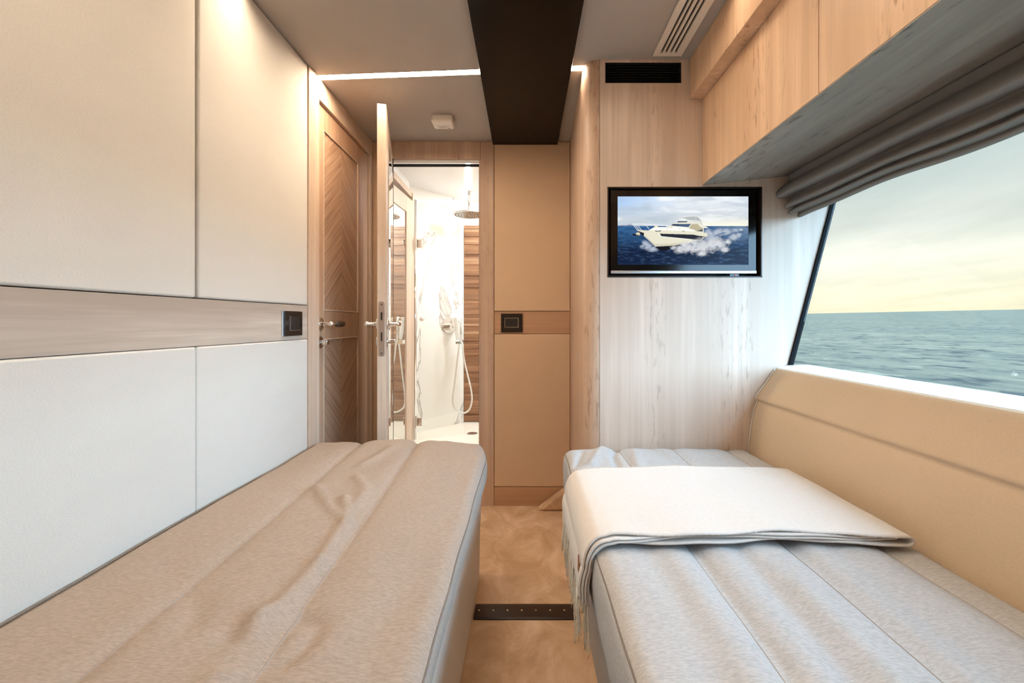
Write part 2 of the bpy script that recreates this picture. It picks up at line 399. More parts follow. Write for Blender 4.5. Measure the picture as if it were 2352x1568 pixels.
tag(build('wall_rail', MB().prism([(YN+.01, rb(YN)), (1.741, rb(1.741)), (1.741, rt(1.741)), (YN+.01, rt(YN))], 'x', -.85, -.832), M['wood_y'], bevel=.001),
    'horizontal pale wood rail running along the left wall between the fabric panels', 'rail')
# near wall behind the camera
struct('wall_near', MB().box(-.95, 1.4, YN-.06, YN, FL, CEIL), M['wood_v'])
# far wall with bathroom doorway
struct('wall_far', MB().box(-.95, -.752, YB+.012, YB+.07, FL, CEIL).box(-.752, -.235, YB+.012, YB+.07, .90, CEIL).box(-.235, .30, YB+.012, YB+.07, FL, CEIL), M['tan_fab'])
# partition block carrying the television wall, with a rounded corner
R = .055; XL = .226
def arc(cx, cy, r, a0, a1, n):
    return [(cx+r*math.cos(a0+(a1-a0)*i/n), cy+r*math.sin(a0+(a1-a0)*i/n)) for i in range(n+1)]
corner = [(.249, YB+.012), (XL, 1.78)] + arc(XL+R, 1.71+R, R, math.pi, 1.5*math.pi, 12)[1:]+[(XL+R, 1.80), (.30, YB+.012)]
struct('wall_passage_right', MB().prism(corner, 'z', FL, CEIL), M['wood_v'], bevel=.0005)
TX0, TX1, TZ0, TZ1 = .311, .892, .172, .512
VX0, VX1, VZ0, VZ1 = .303, .589, .902, .980
y0, y1 = 1.71, 1.83
mb = MB()
xs = XL+R+.0015
mb.box(xs, VX0, y0, y1, TZ1, CEIL).box(VX0, VX1, y0, y1, VZ1, CEIL).box(VX0, VX1, y0, y1, TZ1, VZ0).box(VX1, 1.03, y0, y1, TZ1, CEIL)
mb.box(xs, TX0, y0, y1, TZ0, TZ1)
def wx_(z): return .99+(z+.16)*.262
mb.prism([(TX1, TZ0), (wx_(TZ0), TZ0), (wx_(TZ1), TZ1), (TX1, TZ1)], 'y', y0, y1)
mb.prism([(1.03, TZ1), (wx_(TZ1), TZ1), (wx_(CEIL), CEIL), (1.03, CEIL)], 'y', y0, y1)
mb.prism([(xs, FL), (.99, FL), (.99, -.16), (wx_(TZ0), TZ0), (xs, TZ0)], 'y', y0, y1)
mb.box(xs, 1.0, y1, YB, FL, FL+.02)
mb.prism([(xs, FL), (.99, FL), (.99, -.16), (wx_(CEIL), CEIL), (xs, CEIL)], 'y', y1-.001, y1+.02)
struct('wall_television', mb, M['wood_tv'])
# hull side wall: below and above the window
mb = MB().prism([(.975, FL), (1.06, FL), (1.06, -.165), (.985, -.165)], 'y', YN, 1.709)
mb.prism([(wx_(.56), .56), (1.35, .56), (1.35, CEIL), (wx_(CEIL), CEIL)], 'y', YN, 1.709)
struct('wall_right', mb, M['white'])
struct('trim_1', MB().prism([(.944, -.190), (.949, -.167), (.989, -.158), (1.06, -.155), (1.06, -.166), (.986, -.167), (.95, -.19)], 'y', YN+.002, 1.708), M['white'], bevel=.002)['label'] = 'white window ledge above the tan side upholstery'
# window
wroot = struct_empty('window_1', (1.05, .5, -.16), 'long outward leaning cabin window over the right bed')
def pt(z, off): return (wx_(z)+off, z)
build('pane', MB().prism([pt(-.157, .008), pt(-.157, .014), pt(.575, .014), pt(.575, .008)], 'y', YN+.002, 1.700), M['glass'], wroot)
fr = MB().prism([pt(-.157, -.002), pt(-.157, .016), pt(.575, .016), pt(.575, -.002)], 'y', 1.703, 1.7095)
fr.prism([pt(-.157, .0), pt(-.157, .04), pt(.575, .04), pt(.575, .0)], 'y', YN+.001, YN+.02)
build('window_frame', fr, M['gasket'], wroot)

# ================================================================== CEILING THINGS
mb = MB().box(-.172, .178, YN+.01, 2.465, .966, .989)
tag(build('ceiling_panel', mb, M['blackpanel'], bevel=.0015), 'long glossy black panel running down the middle of the ceiling', 'ceiling panel')
t = thing('smoke_detector', 'small square white detector on the passage ceiling in front of the bathroom door', 'smoke detector', (-.39, 2.2, .955))
build('housing', MB().rbox((-.445, 2.15, .954), (-.343, 2.245, .99), .011, (3, 3, 3)), M['plastic'], t, smooth=True)
build('base_ring', MB().box(-.440, -.348, 2.156, 2.24, .984, .9899), M['plastic'], t)
mk = MB()
for i in range(3): mk.box(-.425+.008*(i%2), -.365-.01*i, 2.20+.011*i, 2.203+.011*i, .9534, .9542)
mk.disc((-.368, 2.228, .9534), (0,0,1), .005, .0008, 14)
build('printed_mark', mk, M['plastic_mark'], t)
# slotted air grille
t = thing('air_grille', 'white slotted air grille in the ceiling beside the overhead cupboard', 'air vent', (.524, 1.3, .975))
ga, gb = .471, .577; gy0, gy1 = .70, 1.674
sx = [.493, .5085, .5265, .5425]; sw = .0085
fm = MB(); xprev = ga
for s_ in sx:
    fm.box(xprev, s_, gy0+.02, gy1-.02, .981, .989); xprev = s_+sw
fm.box(xprev, gb, gy0+.02, gy1-.02, .981, .989); fm.box(ga, gb, gy1-.02, gy1, .981, .989); fm.box(ga, gb, gy0, gy0+.02, .981, .989)
build('frame', fm, M['plastic'], t, bevel=.0008)
build('backing', MB().box(ga+.01, gb-.01, gy0+.01, gy1-.01, .9885, .9898), M['niche'], t)
# dark air opening on the TV wall
t = thing('air_vent', 'black rectangular air opening high on the wood wall above the television', 'air vent', ((VX0+VX1)/2, 1.76, VZ0))
mb = MB().box(VX0, VX1, 1.80, 1.81, VZ0, VZ1).box(VX0, VX0+.002, 1.712, 1.80, VZ0, VZ1).box(VX1-.002, VX1, 1.712, 1.80, VZ0, VZ1).box(VX0, VX1, 1.712, 1.80, VZ0, VZ0+.002).box(VX0, VX1, 1.712, 1.80, VZ1-.002, VZ1)
build('duct', mb, M['void'], t)
mb = MB()
for k in range(7): mb.box(VX0+.003, VX1-.003, 1.722, 1.734, VZ0+.008+k*.0098, VZ0+.0095+k*.0098)
build('louvre', mb, M['void'], t)

# ================================================================== OVERHEAD CABINET
t = thing('overhead_cabinet', 'pale wood overhead cupboard running above the window on the right', 'cabinet', (.95, .6, .519))
cz = lambda x: .519+(x-.668)*.105
body = MB().prism([(.690, cz(.69)+.002), (1.17, cz(1.17)+.002), (1.24, .84), (.690, .84)], 'y', YN+.003, 1.7085)
build('body', body, M['wood_cab'], t)
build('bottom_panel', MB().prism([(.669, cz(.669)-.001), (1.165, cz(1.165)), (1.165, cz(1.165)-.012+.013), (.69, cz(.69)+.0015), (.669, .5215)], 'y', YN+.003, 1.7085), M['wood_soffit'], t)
build('fascia', MB().box(.620, 1.24, YN+.003, 1.7085, .841, .9898), M['wood_cab'], t, bevel=.0015)
for a, b_ in ((1.0355, 1.7085), (.345, 1.0325), (-.35, .342)):
    build('door', MB().box(.668, .688, a, b_, .521, .839), M['wood_cab'], t, bevel=.001)

# ================================================================== ROMAN BLIND
t = thing('roman_blind', 'grey-brown fabric blind gathered in soft folds at the top of the window', 'blind', (1.0, .5, .40))
prof = [(.978,.5495), (.976,.546), (.982,.528), (.978,.520), (.962,.508), (.945,.492), (.934,.474), (.936,.466), (.948,.463), (.966,.464), (.984,.466), (.980,.456), (.966,.444), (.957,.433), (.960,.427),
        (.975,.427), (.994,.431), (.990,.424), (.978,.416), (.977,.411), (.986,.409), (1.004,.414), (1.020,.416), (1.014,.406), (1.018,.400), (1.030,.400), (1.05,.410), (1.075,.44), (1.09,.50), (1.10,.548)]
def smooth_poly(p, it=2):
    for _ in range(it):
        q = [p[0]]
        for a, b_ in zip(p[:-1], p[1:]): q += [(a[0]*.75+b_[0]*.25, a[1]*.75+b_[1]*.25), (a[0]*.25+b_[0]*.75, a[1]*.25+b_[1]*.75)]
        p = q+[p[-1]]
    return p
P = smooth_poly(prof, 2)
def blind_fn(u, v):
    i = min(int(u*(len(P)-1)+.5), len(P)-1); x, z = P[i]; y = 1.697-(1.697-YN-.01)*v
    k = max(0, min(1, (.55-z)/.15))
    dz = .004*math.sin(y*5.1+.4)*k+.0035*math.sin(y*11+z*30)*k; dx = .005*math.sin(y*3.7+z*22)*k+.003*math.sin(y*13+z*50)*k
    e = max(0, (y-1.60)/.1); dx += .010*e*e*k; dz += -.0*e
    yy = y+ (.0 if v > 0 else -.012*math.sin(z*60))
    return (x+dx, yy, z+dz)
o = build('folded_fabric', MB().grid(blind_fn, len(P)-1, 110), M['blind'], t, smooth=True)
s_ = o.modifiers.new('thick', 'SOLIDIFY'); s_.thickness = .002; s_.offset = 0
build('head_rail', MB().box(1.0, 1.08, YN+.02, 1.69, .545, .5525), M['white'], t)

# ================================================================== RIGHT SIDE UPHOLSTERY
t = thing('upholstered_side', 'long tan padded backrest below the window beside the right bed', 'backrest', (.9, .5, -.6))
prof = [(.828,-.70), (.832,-.52), (.839,-.47), (.850,-.38), (.862,-.316), (.873,-.293), (.868,-.286), (.865,-.279), (.877,-.258), (.905,-.222), (.928,-.187), (.940,-.172), (.947,-.168), (.952,-.176), (.957,-.25), (.962,-.45), (.962,-.70)]
P2 = smooth_poly(prof, 1)
n = len(P2)
mb = MB(); ys = [1.7075, 1.704, 1.695]+[1.695-(1.695-YN-.01)*i/40 for i in range(1, 41)]
vs = []
for j, y in enumerate(ys):
    sh = [.004, .001, 0][j] if j < 3 else 0
    for x, z in P2: vs.append((x+sh*(1 if x < .95 else 0), y, z-sh*.6))
fs = [(j*n+i, j*n+i+1, (j+1)*n+i+1, (j+1)*n+i) for j in range(len(ys)-1) for i in range(n-1)]
fs.append(tuple(range(n))); fs.append(tuple((len(ys)-1)*n+i for i in range(n-1, -1, -1)))
mb.add(vs, fs)
build('cushion', mb, M['tanleather'], t, smooth=True)
build('piping', MB().tube([(x-.001, 1.7045, z) for x, z in smooth_poly(prof[1:12], 1)], .0022, 8), M['leather'], t, smooth=True)

# ================================================================== BEDS
def ridge(px):
    return [((x-1205)*(.465*FPX/(y-742))/FPX, .465*FPX/(y-742)) for x, y in px]
L_R = [(ridge([(725,1120), (755,1165), (790,1205)]), .013, .006), (ridge([(790,1150), (800,1200), (770,1240), (735,1300)]), .014, .008), (ridge([(735,1300), (690,1350), (640,1400), (600,1430)]), .016, .007),
       (ridge([(830,1075), (860,1060), (900,1035)]), .02, .005), (ridge([(820,1100), (840,1130), (815,1170)]), .014, .005), (ridge([(600,1430), (565,1480), (500,1568)]), .02, .007), (ridge([(700,1420), (735,1440), (700,1490), (650,1520)]), .016, -.006),
       (ridge([(440,1370), (455,1400), (430,1450)]), .022, -.005), (ridge([(530,1470), (560,1490), (530,1530)]), .018, -.006), (ridge([(380,1300), (400,1330), (385,1350)]), .02, -.003), (ridge([(650,1130), (740,1160), (800,1190)]), .03, -.003),
       (ridge([(860,1290), (830,1370), (760,1480)]), .04, .003), (ridge([(900,1400), (860,1470), (840,1560)]), .04, -.003)]
R_R = [([(.352,.40), (.352,.98)], .014, -.004), ([(.556,.40), (.556,.98)], .016, -.004), ([(.245,.45), (.255,.7), (.25,.95)], .03, -.004), ([(.415,.45), (.43,.7), (.44,.95)], .022, -.006), ([(.47,.45), (.485,.8)], .02, .004), ([(.62,.5), (.64,.95)], .03, -.003), ([(.30,.5), (.30,.9)], .025, .003),
       ([(.30,1.42), (.31,1.6), (.34,1.69)], .012, -.009), ([(.22,1.5), (.26,1.62), (.29,1.69)], .018, .008), ([(.36,1.45), (.40,1.65)], .02, .006), ([(.17,1.5), (.21,1.66)], .012, -.007), ([(.5,1.4), (.47,1.66)], .03, -.005)]
def segd(p, a, b):
    ax, ay = a; bx, by = b; dx, dy = bx-ax, by-ay; L = dx*dx+dy*dy
    t_ = max(0, min(1, ((p[0]-ax)*dx+(p[1]-ay)*dy)/L)); return math.hypot(p[0]-ax-t_*dx, p[1]-ay-t_*dy)
def ridges(x, y, RR):
    h = 0
    for pts, w, a in RR:
        d = min(segd((x, y), pts[i], pts[i+1]) for i in range(len(pts)-1))
        if d < 3*w: h += 1.3*a*math.exp(-(d/w)**2)
    return h
def top_z(x, y, seams, RR, amp):
    h = 0
    for s0, k in seams:
        d = abs(x-(s0+k*(y-.588))); h -= .0035*math.exp(-(d/.0085)**2)+.004*math.exp(-(d/.03)**2)
    h += ridges(x, y, RR)+amp*(noise.noise(Vector((x*7, y*5, 1.3)))*.004+noise.noise(Vector((x*18+3, y*9, 4)))*.0015)
    return h
SL = [(-.582, -.045), (-.354, -.052)]; SR = [(.342, .005), (.546, 0), (.745, 0)]
ZT = -.465
def mattress_fn(seams, RR, lo, hi, inner, end):
    def fn(p):
        x, y, z = p
        f = max(0, (z-(hi[2]-.04))/.04); f = min(1, f)
        if f > 0:
            zz = top_z(x, y, seams, RR, 1.0)
            cx = (x-lo[0])/(hi[0]-lo[0]); crown = .010*(1-(2*cx-1)**2)
            z += f*(zz+crown-.004)
        # soft belly of the long visible side
        q = (z-lo[2])/(hi[2]-lo[2])
        if inner > 0 and x > hi[0]-.05: x += .006*math.sin(math.pi*q)+.003*noise.noise(Vector((y*6, z*12, 2)))
        if inner < 0 and x < lo[0]+.05: x -= .006*math.sin(math.pi*q)-.004*noise.noise(Vector((y*6, z*12, 5)))
        if inner > 0:
            s5 = max(0, min(1, (y-.9)/.8)); z -= .065*s5*s5*(1-q)
        # narrows and dips at the far end
        e = max(0, min(1, (y-(end-.22))/.22)); e = e*e
        if inner > 0 and x > -.45: x -= .030*e*(x+.45)/.31
        if inner < 0: x += .0
        return Vector((x, y, z))
    return fn
# left bed
t = thing('single_bed', 'left single bed with a beige quilted mattress on a cream base', 'bed', (-.49, .75, FL))
lo, hi = (-.826, -.30, -.540), (-.138, 1.80, ZT)
mb = MB().rbox(lo, hi, .028, (88, 270, 6), mattress_fn(SL, L_R, lo, hi, 1, 1.8)); ml = build('mattress', mb, M['mattress'], t, smooth=True)
fnL = mattress_fn(SL, L_R, lo, hi, 1, 1.8)
pp = MB().tube([tuple(fnL(Vector((-.141, y, ZT-.014)))) for y in [-.28+2.05*i/120 for i in range(121)]], .0016, 6)
pp.tube([tuple(fnL(Vector((-.823, y, ZT-.010)))+Vector((0, 0, .004))) for y in [-.28+2.05*i/120 for i in range(121)]], .0022, 6)
build('piping', pp, M['piping'], ml, smooth=True)
def seam_lines(fn, seams, parent, mat, ya, yb):
    for s0, k in seams:
        pts = [fn(Vector((s0+k*(y-.588), y, ZT))) for y in [ya+(yb-ya)*i/140 for i in range(141)]]
        build('seam', MB().tube([(p.x, p.y, p.z+.0003) for p in pts], .0011, 6), mat, parent, smooth=True)
seam_lines(fnL, SL, ml, M['seam'], -.27, 1.775)
# base flares in towards the floor
prof = [(-.80,FL+.002), (-.176,FL+.002), (-.173,-.80), (-.165,-.64), (-.150,-.57), (-.145,-.550), (-.160,-.535), (-.80,-.535)]
mb = MB().prism(prof, 'y', -.30, 1.775)
build('base', mb, M['leather'], t, bevel=.012, seg=3)
# right bed
t = thing('single_bed', 'right single bed with a grey quilted mattress under the window', 'bed', (.5, .75, FL))
lo, hi = (.147, -.30, -.63), (.829, 1.703, ZT)
fnR = mattress_fn(SR, R_R, lo, hi, -1, 1.7)
mb = MB().rbox(lo, hi, .030, (88, 260, 6), fnR); mr = build('mattress', mb, M['mattress_r'], t, smooth=True)
pp = MB().tube([tuple(fnR(Vector((.150, y, ZT-.015)))) for y in [-.28+1.96*i/120 for i in range(121)]], .0014, 6)
build('piping', pp, M['piping'], mr, smooth=True)
seam_lines(fnR, SR, mr, M['seam'], -.27, 1.67)
prof = [(.82,FL+.002), (.200,FL+.002), (.190,-.85), (.172,-.70), (.158,-.62), (.82,-.60)]
build('base', MB().prism(prof, 'y', -.30, 1.69), M['mattress_r'], t, bevel=.01, seg=3)

# ================================================================== THROW BLANKET
t = thing('throw_blanket', 'folded white wool throw with a fringe hanging over the aisle side of the right bed', 'blanket', (.45, 1.15, -.46))
def top_path(x):   # mattress surface with crown at a given x
    cx = (x-.14)/(.695); return ZT+.010*(1-(2*cx-1)**2)
def path_out(off, xr, zb):
    """cross-section in x,z from hanging hem up over the edge to the fold on the right"""
    pts = []
    X = .139-off; n_ = 14
    for i in range(n_): pts.append((X-.004*math.sin(i/n_*3)-.006*(1-i/n_), zb+(ZT-.045-zb)*i/n_))
    cx, cz_ = X+.045, ZT-.045; r = .045
    for i in range(13):
        a = math.pi-math.pi/2*i/12; pts.append((cx+r*math.cos(a), cz_+(r+off+.006)*math.sin(a)))
    m_ = 46
    for i in range(1, m_+1):
        x = cx+(xr-cx)*i/m_; pts.append((x, max(top_path(x), top_path(cx) if x < cx+.02 else -9)+.004+off*1.0+.003))
    return pts
def sheet(o1, o2, xr, z1, z2, ysh=0, ph=0):
    a = path_out(o1, xr, z1); b_ = path_out(o2, xr, z2)
    xe, ze1 = a[-1]; _, ze2 = b_[-1]; r = (ze2-ze1)/2
    u = [(xe+r*1.3*math.sin(math.pi*i/8), ze1+r-r*math.cos(math.pi*i/8)) for i in range(1, 8)]
    full = a+u+b_[::-1]; nn = len(full); NV = 48
    def fn(uu, v):
        i = min(int(uu*(nn-1)+.5), nn-1); x, z = full[i]
        y = .936+(1.366-.936)*v
        w = noise.noise(Vector((x*5+ph, z*3, v*2)))
        fr_ = (1-v)**4
        y += .010*w+(.006*math.sin(x*14+ph)+ysh)*fr_
        k = 1.0 if i > 26 and i < nn-27 else 0
        z += k*(.0025*noise.noise(Vector((x*8, y*8, 0)))+.0012*math.sin(x*40+ph)*fr_)
        if z < ZT-.05: x += .006*noise.noise(Vector((y*14, z*9, 0)))*min(1, (ZT-.05-z)/.08); 
        # slanting sides of the drop: front hem hangs a little lower
        if z < ZT-.05: z += -.020*(1-v)*min(1, (ZT-.05-z)/.1)
        return (x, y, z)
    return fn, nn, NV
cl = MB()
fn, nn, NV = sheet(.000, .0175, .786, -.575, -.560, 0, 0); cl.grid(fn, nn-1, NV)
c1 = build('folded_cloth', cl, M['throw'], t, smooth=True)
s_ = c1.modifiers.new('thick', 'SOLIDIFY'); s_.thickness = .0042; s_.offset = 0
fn2, nn2, NV2 = sheet(.006, .0118, .770, -.570, -.566, .004, 2.1)
c2 = build('folded_cloth', MB().grid(fn2, nn2-1, NV2), M['throw'], t, smooth=True)
s_ = c2.modifiers.new('thick', 'SOLIDIFY'); s_.thickness = .0038; s_.offset = 0
fr = MB(); rnd = random.Random(3)
for i in range(64):
    v = min(1, max(0, (i+.5)/64+rnd.uniform(-.004, .004))); outer = i % 3 != 0
    x, y, z = fn(1.0 if outer else 0.0, v)
    L = .088+.035*rnd.random(); a_ = rnd.uniform(-.010, .006); ph = rnd.random()*6; kx = rnd.uniform(-.004, .006)
    for st in range(2):
        pts = []
        for k in range(9):
            q = k/8; pts.append((x-kx*q+.0025*math.sin(q*6+ph+st), y+a_*q+.003*math.sin(q*8+ph)*q+.0016*math.sin(q*22+st*3.14), z+.004-L*q*(1-.12*st)))
        fr.tube(pts, [.0013]*7+[.0010, .0006], 5)
o = build('fringe', fr, M['fringe'], t, smooth=True); o['label'] = 'long cream yarn fringe'
# frayed selvedge threads along the front edge
fz = MB()
for i in range(240):
    u_ = .52+.47*rnd.random()*.98
    x, y, z = fn(u_, 0); 
    if z < ZT-.02: continue
    fz.tube([(x, y, z), (x+.003*(rnd.random()-.5), y-.002-.002*rnd.random(), z+.0015*rnd.random()-.0005)], .0003, 3)
build('frayed_edge', fz, M['fringe'], t)
def tagp(y, z, dx=0): return (.1010+dx, y, z)
lb = MB(); q4 = []
for (yy, zz) in ((.968, -.492), (.981, -.535), (.968, -.572), (.958, -.535)): q4.append((yy, zz))
lb.add([(.1165, yy, zz) for yy, zz in q4]+[(.1135, yy, zz) for yy, zz in q4], [(0,1,2,3), (4,7,6,5), (0,4,5,1), (1,5,6,2), (2,6,7,3), (3,7,4,0)])
build('tag', lb, M['label'], t)

# ================================================================== FLOOR DETAILS
t = thing('floor_threshold', 'dark brown riveted strip across the carpet between the beds', 'threshold', (0, 1.56, FL))
build('strip', MB().prism([(1.520, FL), (1.520, FL+.004), (1.532, FL+.009), (1.585, FL+.009), (1.605, FL+.003), (1.605, FL)], 'x', -.172, .186), M['brownstrip'], t, bevel=.0015)
for k in range(8):
    x = (1100.6+k*32.6-1205)*1.56/FPX
    build('rivet', MB().disc((x, 1.558, FL+.0085), (0, 0, 1), .0042, .003, 14, .002), M['brass'], t, smooth=True)
tag(build('carpeted_wedge', MB().prism([(.070, FL+.001), (.30, FL+.001), (.30, FL+.16), (.226, FL+.118)], 'y', 2.40, 2.468), M['carpet'], bevel=.012, seg=3),
    'small sloping carpeted block at the foot of the far wall beside the right bed', 'step')

# ================================================================== TELEVISION
struct('trim_2', MB().box(TX0, TX1, 1.775, 1.785, TZ0, TZ1).box(TX0, TX0+.004, 1.7085, 1.775, TZ0, TZ1).box(TX1-.004, TX1, 1.7085, 1.775, TZ0, TZ1)
       .box(TX0, TX1, 1.7085, 1.775, TZ0, TZ0+.004).box(TX0, TX1, 1.7085, 1.775, TZ1-.004, TZ1), M['niche'])['label'] = 'dark lined niche holding the television'
t = thing('television', 'flat black television set in a niche in the wood wall, showing a white yacht', 'television', (.6, 1.74, .19))
YT = 1.722
def at(px, py, d): return ((px-1205)*d/FPX, (742-py)*d/FPX)
bx0, bz1 = at(1403, 437, YT); bx1, bz0 = at(1736, 628, YT); sx0, sz1 = at(1418.5, 451, YT); sx1, sz0 = at(1719, 608, YT)
fm = MB().box(bx0, bx1, YT+.003, YT+.04, bz0, bz1).box(bx0, sx0, YT-.001, YT+.003, bz0, bz1).box(sx1, bx1, YT-.001, YT+.003, bz0, bz1).box(sx0, sx1, YT-.001, YT+.003, sz1, bz1).box(sx0, sx1, YT-.001, YT+.003, bz0, sz0)
build('bezel', fm, M['black'], t)
build('trim_bar', MB().box(bx0-.001, bx1+.001, YT-.005, YT+.003, bz0-.001, bz0+.011), M['steel'], t, bevel=.002, label='silver lower edge bar')
build('indicator_light', MB().disc((at(1689, 632, YT)[0], YT-.003, bz0-.006), (0, -1, 0), .0022, .002, 10), M['tvled'], t)
build('sensor', MB().box(at(1676, 0, YT)[0], at(1697, 0, YT)[0], YT-.001, YT+.006, bz0-.010, bz0-.002), M['black'], t)
# the picture on the screen, drawn in its own 1748 x 925 picture space
def picture(X, Y):
    """X, Y arrays in the crop frame of the picture (228..1975, 240..1165) -> linear RGB"""
    sh = X.shape; col = np.zeros(sh+(3,))
    def c(*v): return np.array(lin(*v)[:3])
    rng = np.random.RandomState(5)
    def vnoise(x, y, sx, sy, seed, octv=4):
        out = np.zeros(sh); amp = 1; tot = 0
        for o_ in range(octv):
            r = np.random.RandomState(seed+o_); g = r.rand(64, 64)
            u = x/sx*2**o_; v = y/sy*2**o_
            iu = np.floor(u).astype(int); iv = np.floor(v).astype(int); fu = u-iu; fv = v-iv
            fu = fu*fu*(3-2*fu); fv = fv*fv*(3-2*fv)
            a = g[iu % 64, iv % 64]; b = g[(iu+1) % 64, iv % 64]; cc = g[iu % 64, (iv+1) % 64]; d = g[(iu+1) % 64, (iv+1) % 64]
            out += amp*((a*(1-fu)+b*fu)*(1-fv)+(cc*(1-fu)+d*fu)*fv); tot += amp; amp *= .55
        return out/tot
    def lerp(a, b, t_): return a+(b-a)*np.clip(t_, 0, 1)[..., None]
    hor = 640+0*X
    sky = lerp(lerp(c(165, 200, 240), c(228, 234, 240), (X-228)/900), c(196, 206, 214), (Y-300)/250)
    sky = lerp(sky, c(250, 246, 228), np.clip((Y-480)/150, 0, 1)*np.clip((X-900)/500, 0, 1))
    n = vnoise(X, Y, 420, 90, 11); sky = lerp(sky, c(176, 190, 204), np.clip((n-.52)*5, 0, 1)*.6); sky = lerp(sky, c(246, 248, 248), np.clip((.42-n)*6, 0, 1)*.7)
    sea_ = lerp(c(52, 100, 150), c(16, 32, 62), (Y-640)/330)
    sea_ = lerp(sea_, c(120, 140, 165), np.clip((X-1350)/500, 0, 1)*np.clip((900-Y)/250, 0, 1)*.8)
    n2 = vnoise(X, Y, 70, 14, 31, 5); sea_ = lerp(sea_, c(84, 116, 156), np.clip((n2-.54)*3.5, 0, 1)*.5); sea_ = lerp(sea_, c(10, 20, 42), np.clip((.48-n2)*3.5, 0, 1)*.6)
    col = np.where((Y < hor)[..., None], sky, sea_)
    def inside(poly):
        m = np.zeros(sh, bool); n_ = len(poly)
        for i in range(n_):
            x1, y1 = poly[i]; x2, y2 = poly[(i+1) % n_]
            if y1 == y2: continue
            cnd = ((y1 > Y) != (y2 > Y)) & (X < (x2-x1)*(Y-y1)/(y2-y1)+x1); m ^= cnd
        return m
    def poly(p, cc, alpha=1.0):
        nonlocal col
        m = inside(p)[..., None]*alpha; col = col*(1-m)+np.array(cc)*m
    def line(p, w, cc):
        nonlocal col
        for (x1, y1), (x2, y2) in zip(p[:-1], p[1:]):
            dx, dy = x2-x1, y2-y1; L = dx*dx+dy*dy; t_ = np.clip(((X-x1)*dx+(Y-y1)*dy)/L, 0, 1)
            d = np.hypot(X-x1-t_*dx, Y-y1-t_*dy); a = np.clip(w/2+1.5-d, 0, 1)[..., None]; col = col*(1-a)+np.array(cc)*a
    def puff(pts, cc, r, seed, st=1.0):
        nonlocal col
        a = np.zeros(sh)
        for (px, py, rr) in pts: a = np.maximum(a, np.clip(1.25-np.hypot((X-px)/1.5, Y-py)/rr, 0, 1))
        n_ = vnoise(X, Y, 60, 40, seed, 5); n3_ = vnoise(X, Y, 22, 13, seed+9, 3); a = np.clip((a+(n_-.5)*1.3+(n3_-.5)*.5)*1.25-.18, 0, 1)*st*(a > 0); tint = (1-.30*np.clip(n_*2-.7+(n3_-.5)*.6, 0, 1))[..., None]; col = col*(1-a[..., None])+np.array(cc)*tint*a[..., None]
    poly([(228,632), (300,628), (330,632), (400,620), (420,628), (440,630), (440,640), (228,640)], c(120, 130, 150))
    # wake behind
    puff([(1450,740,60), (1560,730,60), (1680,720,45), (1800,700,35), (1500,800,70), (1880,690,20), (1780,790,50), (1850,760,35)], c(214, 222, 232), 1, 50, .75)
    poly([(1495,790), (1560,750), (1650,720), (1700,722), (1620,750), (1540,782)], c(86, 112, 150), .8)
    puff([(600,880,40), (640,920,50), (700,950,45), (560,910,30)], c(200, 212, 228), 1, 77, .8)
    # superstructure
    poly([(930,640), (960,608), (1020,598), (1200,585), (1330,600), (1370,630), (1430,655), (1435,668), (1380,668), (1380,730), (1240,720), (1180,690), (930,660)], c(232, 228, 212))
    poly([(1180,665), (1225,610), (1300,612), (1330,650), (1372,668), (1366,715), (1230,708)], c(186, 178, 148))
    poly([(940,632), (965,612), (1210,610), (1175,655), (1080,652)], c(52, 66, 88)); poly([(1035,632), (1060,612), (1206,612), (1172,652)], c(70, 92, 124))
    poly([(1300,700), (1360,680), (1372,715), (1300,712)], c(90, 96, 96))
    poly([(1025,592), (1035,575), (1270,570), (1280,586)], c(60, 72, 96)); poly([(1160,588), (1160,572), (1290,570), (1345,600), (1330,605)], c(222, 220, 210))
    poly([(1070,522), (1105,508), (1280,502), (1310,520), (1345,560), (1362,620), (1348,622), (1330,575), (1280,566), (1180,560), (1130,540)], c(178, 184, 184))
    poly([(1070,522), (1105,505), (1280,500), (1300,512), (1200,512), (1100,520)], c(226, 230, 228))
    line([(1280,502), (1315,522), (1345,562), (1360,620)], 8, c(232, 232, 226))
    for x_ in (1074, 1272): line([(x_,522), (x_,572)], 4, c(210, 214, 216))
    line([(1120,530), (1135,575)], 6, c(226, 228, 226)); line([(1287,480), (1287,500)], 2, c(200, 200, 200)); line([(1350,552), (1375,556), (1378,545)], 4, c(220, 222, 224))
    # hull
    poly([(480,692), (640,700), (720,662), (880,664), (1060,660), (1200,690), (1250,710), (1420,735), (1432,770), (1345,822), (1180,870), (1000,900), (830,960), (795,968), (745,930), (640,830), (545,745), (500,712)], c(226, 222, 200))
    poly([(640,700), (720,655), (1060,650), (1180,672), (1250,690), (1280,712), (900,700)], c(246, 244, 238))
    poly([(545,745), (640,830), (745,930), (720,915), (960,905), (1160,868), (1140,858), (900,880), (720,880), (600,770)], c(206, 202, 180))
    poly([(728,918), (960,905), (1050,892), (1000,925), (880,975), (795,970), (745,935)], c(16, 16, 22))
    poly([(785,742), (1245,756), (1290,768), (1400,784), (1398,790), (1362,792), (1345,822), (1235,828), (1220,818), (812,778)], c(40, 42, 52))
    poly([(770,738), (788,742), (815,779), (1220,820), (1230,828), (1205,828), (806,786)], c(250, 248, 240))
    poly([(725,698), (812,698), (800,714), (740,714)], c(40, 44, 54)); poly([(738,698), (800,698), (792,706), (746,706)], c(226, 226, 224)); poly([(1088,704), (1128,704), (1120,716), (1096,716)], c(150, 150, 146))
    poly([(720,632), (768,632), (770,658), (722,658)], c(226, 222, 200)); poly([(888,636), (965,636), (965,662), (890,662)], c(222, 218, 200))
